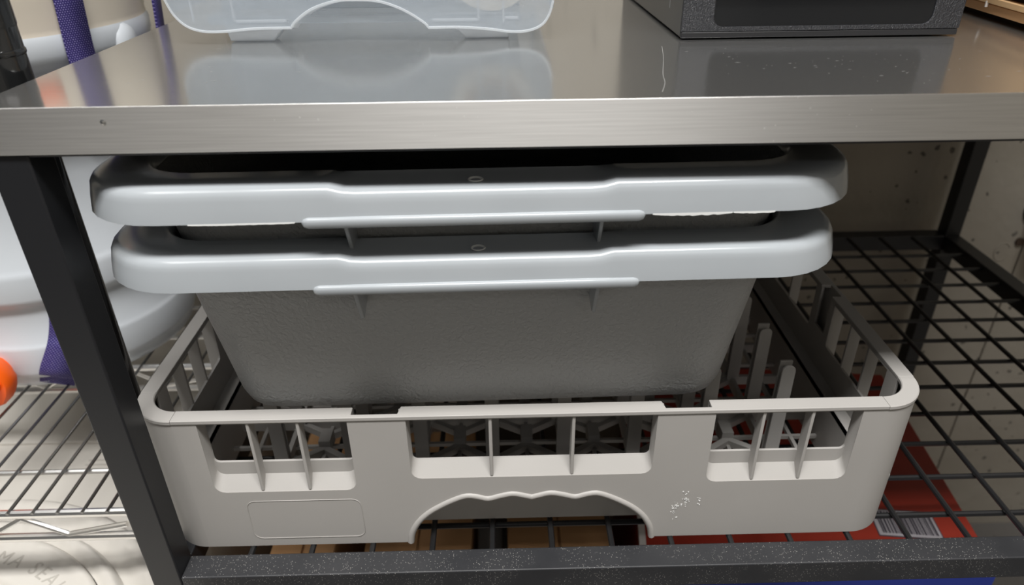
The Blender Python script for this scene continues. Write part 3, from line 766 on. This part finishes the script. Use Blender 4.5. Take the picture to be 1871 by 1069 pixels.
wbx = thing('white_bin', (-.50, .32, FLOOR), 'long white plastic bin with flat lid standing behind the lidded bucket', 'bin')
part('bin_body', MB().box(-.88, -.285, .15, .50, FLOOR, -.137), M['lid'], wbx, .008)
part('bin_lid', MB().box(-.89, -.278, .138, .51, -.137, -.118), M['lid'], wbx, .004)
part('lid_step', MB().box(-.87, -.298, .272, .490, -.1185, -.1145), M['lid'], wbx, .0015)
part('lid_plate', MB().box(-.445, -.400, .232, .252, -.1185, -.1170), M['lid'], wbx, .0005)
part('plate_line', MB().box(-.437, -.409, .244, .246, -.1172, -.1166).box(-.437, -.415, .237, .239, -.1172, -.1166), M['lid_text'], wbx)

# ------------------------------------------------------------------ boxes under the shelf
def carton(x0, x1, y0, y1, z1, label, rz=0, mt='card'):
    cx_, cy_ = (x0+x1)/2, (y0+y1)/2; hx, hy = (x1-x0)/2, (y1-y0)/2
    t = thing('cardboard_box', (cx_, cy_, FLOOR), label, 'box', math.radians(rz), 'cardboard boxes under the wire shelf')
    h = z1-FLOOR
    part('body', MB().box(-hx, hx, -hy, hy, 0, h-.003), M[mt], t, .001, shift=False)
    for s_ in (-1, 1):
        a, b = (-hx, -.0012) if s_ < 0 else (.0012, hx)
        part('flap', MB().box(a, b, -hy, hy, h-.003, h), M[mt], t, .0008, shift=False)
    return t
carton(-.235, -.172, .10, .36, -.17, 'narrow cardboard box below the shelf beside left table leg')
carton(-.142, -.036, .09, .34, -.17, 'cardboard box under the left half of the rack handle arch')
carton(.0005, .104, .09, .30, -.17, 'cardboard box under the right half of the rack handle arch', 0)
ad = thing('power_adapter', (-.018, .135, FLOOR), 'grey power supply block standing between two cardboard boxes', 'adapter')
part('block', MB().box(-.0315, -.004, .12, .22, FLOOR, -.20), M['grey_device'], ad, .003)
part('label_plate', MB().box(-.028, -.008, .13, .165, -.2005, -.1992), M['white_card'], ad)
part('cable', MB().tube(spline([(-.02, .15, -.197), (-.016, .135, -.185), (-.024, .118, -.188), (-.03, .113, -.22), (-.02, .112, -.30)], 5), .0022, 6), M['pipe'], ad)

rd = thing('red_carton', (.30, .26, FLOOR), 'red printed carton with barcode and blue front panel under wire shelf', 'carton', math.radians(-6.8))
hR = .45
ca, sa = math.cos(math.radians(6.8)), math.sin(math.radians(6.8))
def rloc(x, y):
    dx, dy = x-.30, y-.26; return (dx*ca-dy*sa, dx*sa+dy*ca)
rx1 = rloc(.4557, .1436)[0]; ry0 = rloc(.45, .106)[1]; rx0 = rloc(.128, .15)[0]
part('body', MB().box(rx0, rx1, ry0+.001, .17, 0, hR), M['red'], rd, .0015, shift=False)
part('front_panel', MB().box(rx0+.001, rx1-.001, ry0, ry0+.0015, .002, hR-.0015), M['blue'], rd, shift=False)
part('edge_strip', MB().box(rx0-.0004, rx0+.006, ry0+.002, .168, hR-.004, hR+.0004), M['white_card'], rd, shift=False)
b0 = rloc(.3665, .150); b1 = rloc(.4257, .1769)
bw0, bw1, by0, by1 = b0[0]-.004, b1[0]-.001, b0[1]+.001, b1[1]
lb = part('barcode_label', MB().box(bw0, bw1, by0, by1, hR, hR+.0005), M['label'], rd, shift=False)
part('label_border', MB().box(bw0-.0012, bw1+.0012, by0-.0015, by1+.0015, hR, hR+.0002), M['ink'], rd, shift=False)  # dark sheet slightly larger than the label, showing as a border
bars = MB(); x = bw0+.004
while x < bw1-.004:
    wd = random.choice((.0005, .0008, .0014, .002)); bars.box(x, x+wd, by0+.003, by1-.002, hR+.0005, hR+.0008); x += wd+random.choice((.0006, .001, .0014))
part('barcode', bars, M['ink'], lb, shift=False)

st = thing('striped_carton', (-.085, .42, FLOOR), 'red and white striped carton far under the rack near back wall', 'carton')
part('body', MB().box(-.14, -.045, .365, .50, FLOOR, -.13), M['white_card'], st, .001)
for k in range(5):
    part('stripe', MB().prism([(-.138+.019*k, .366), (-.130+.019*k, .366), (-.118+.019*k, .495), (-.126+.019*k, .495)], lambda a, b: (a, b, -.1302), lambda a, b: (a, b, -.1295)), M['red'], st)
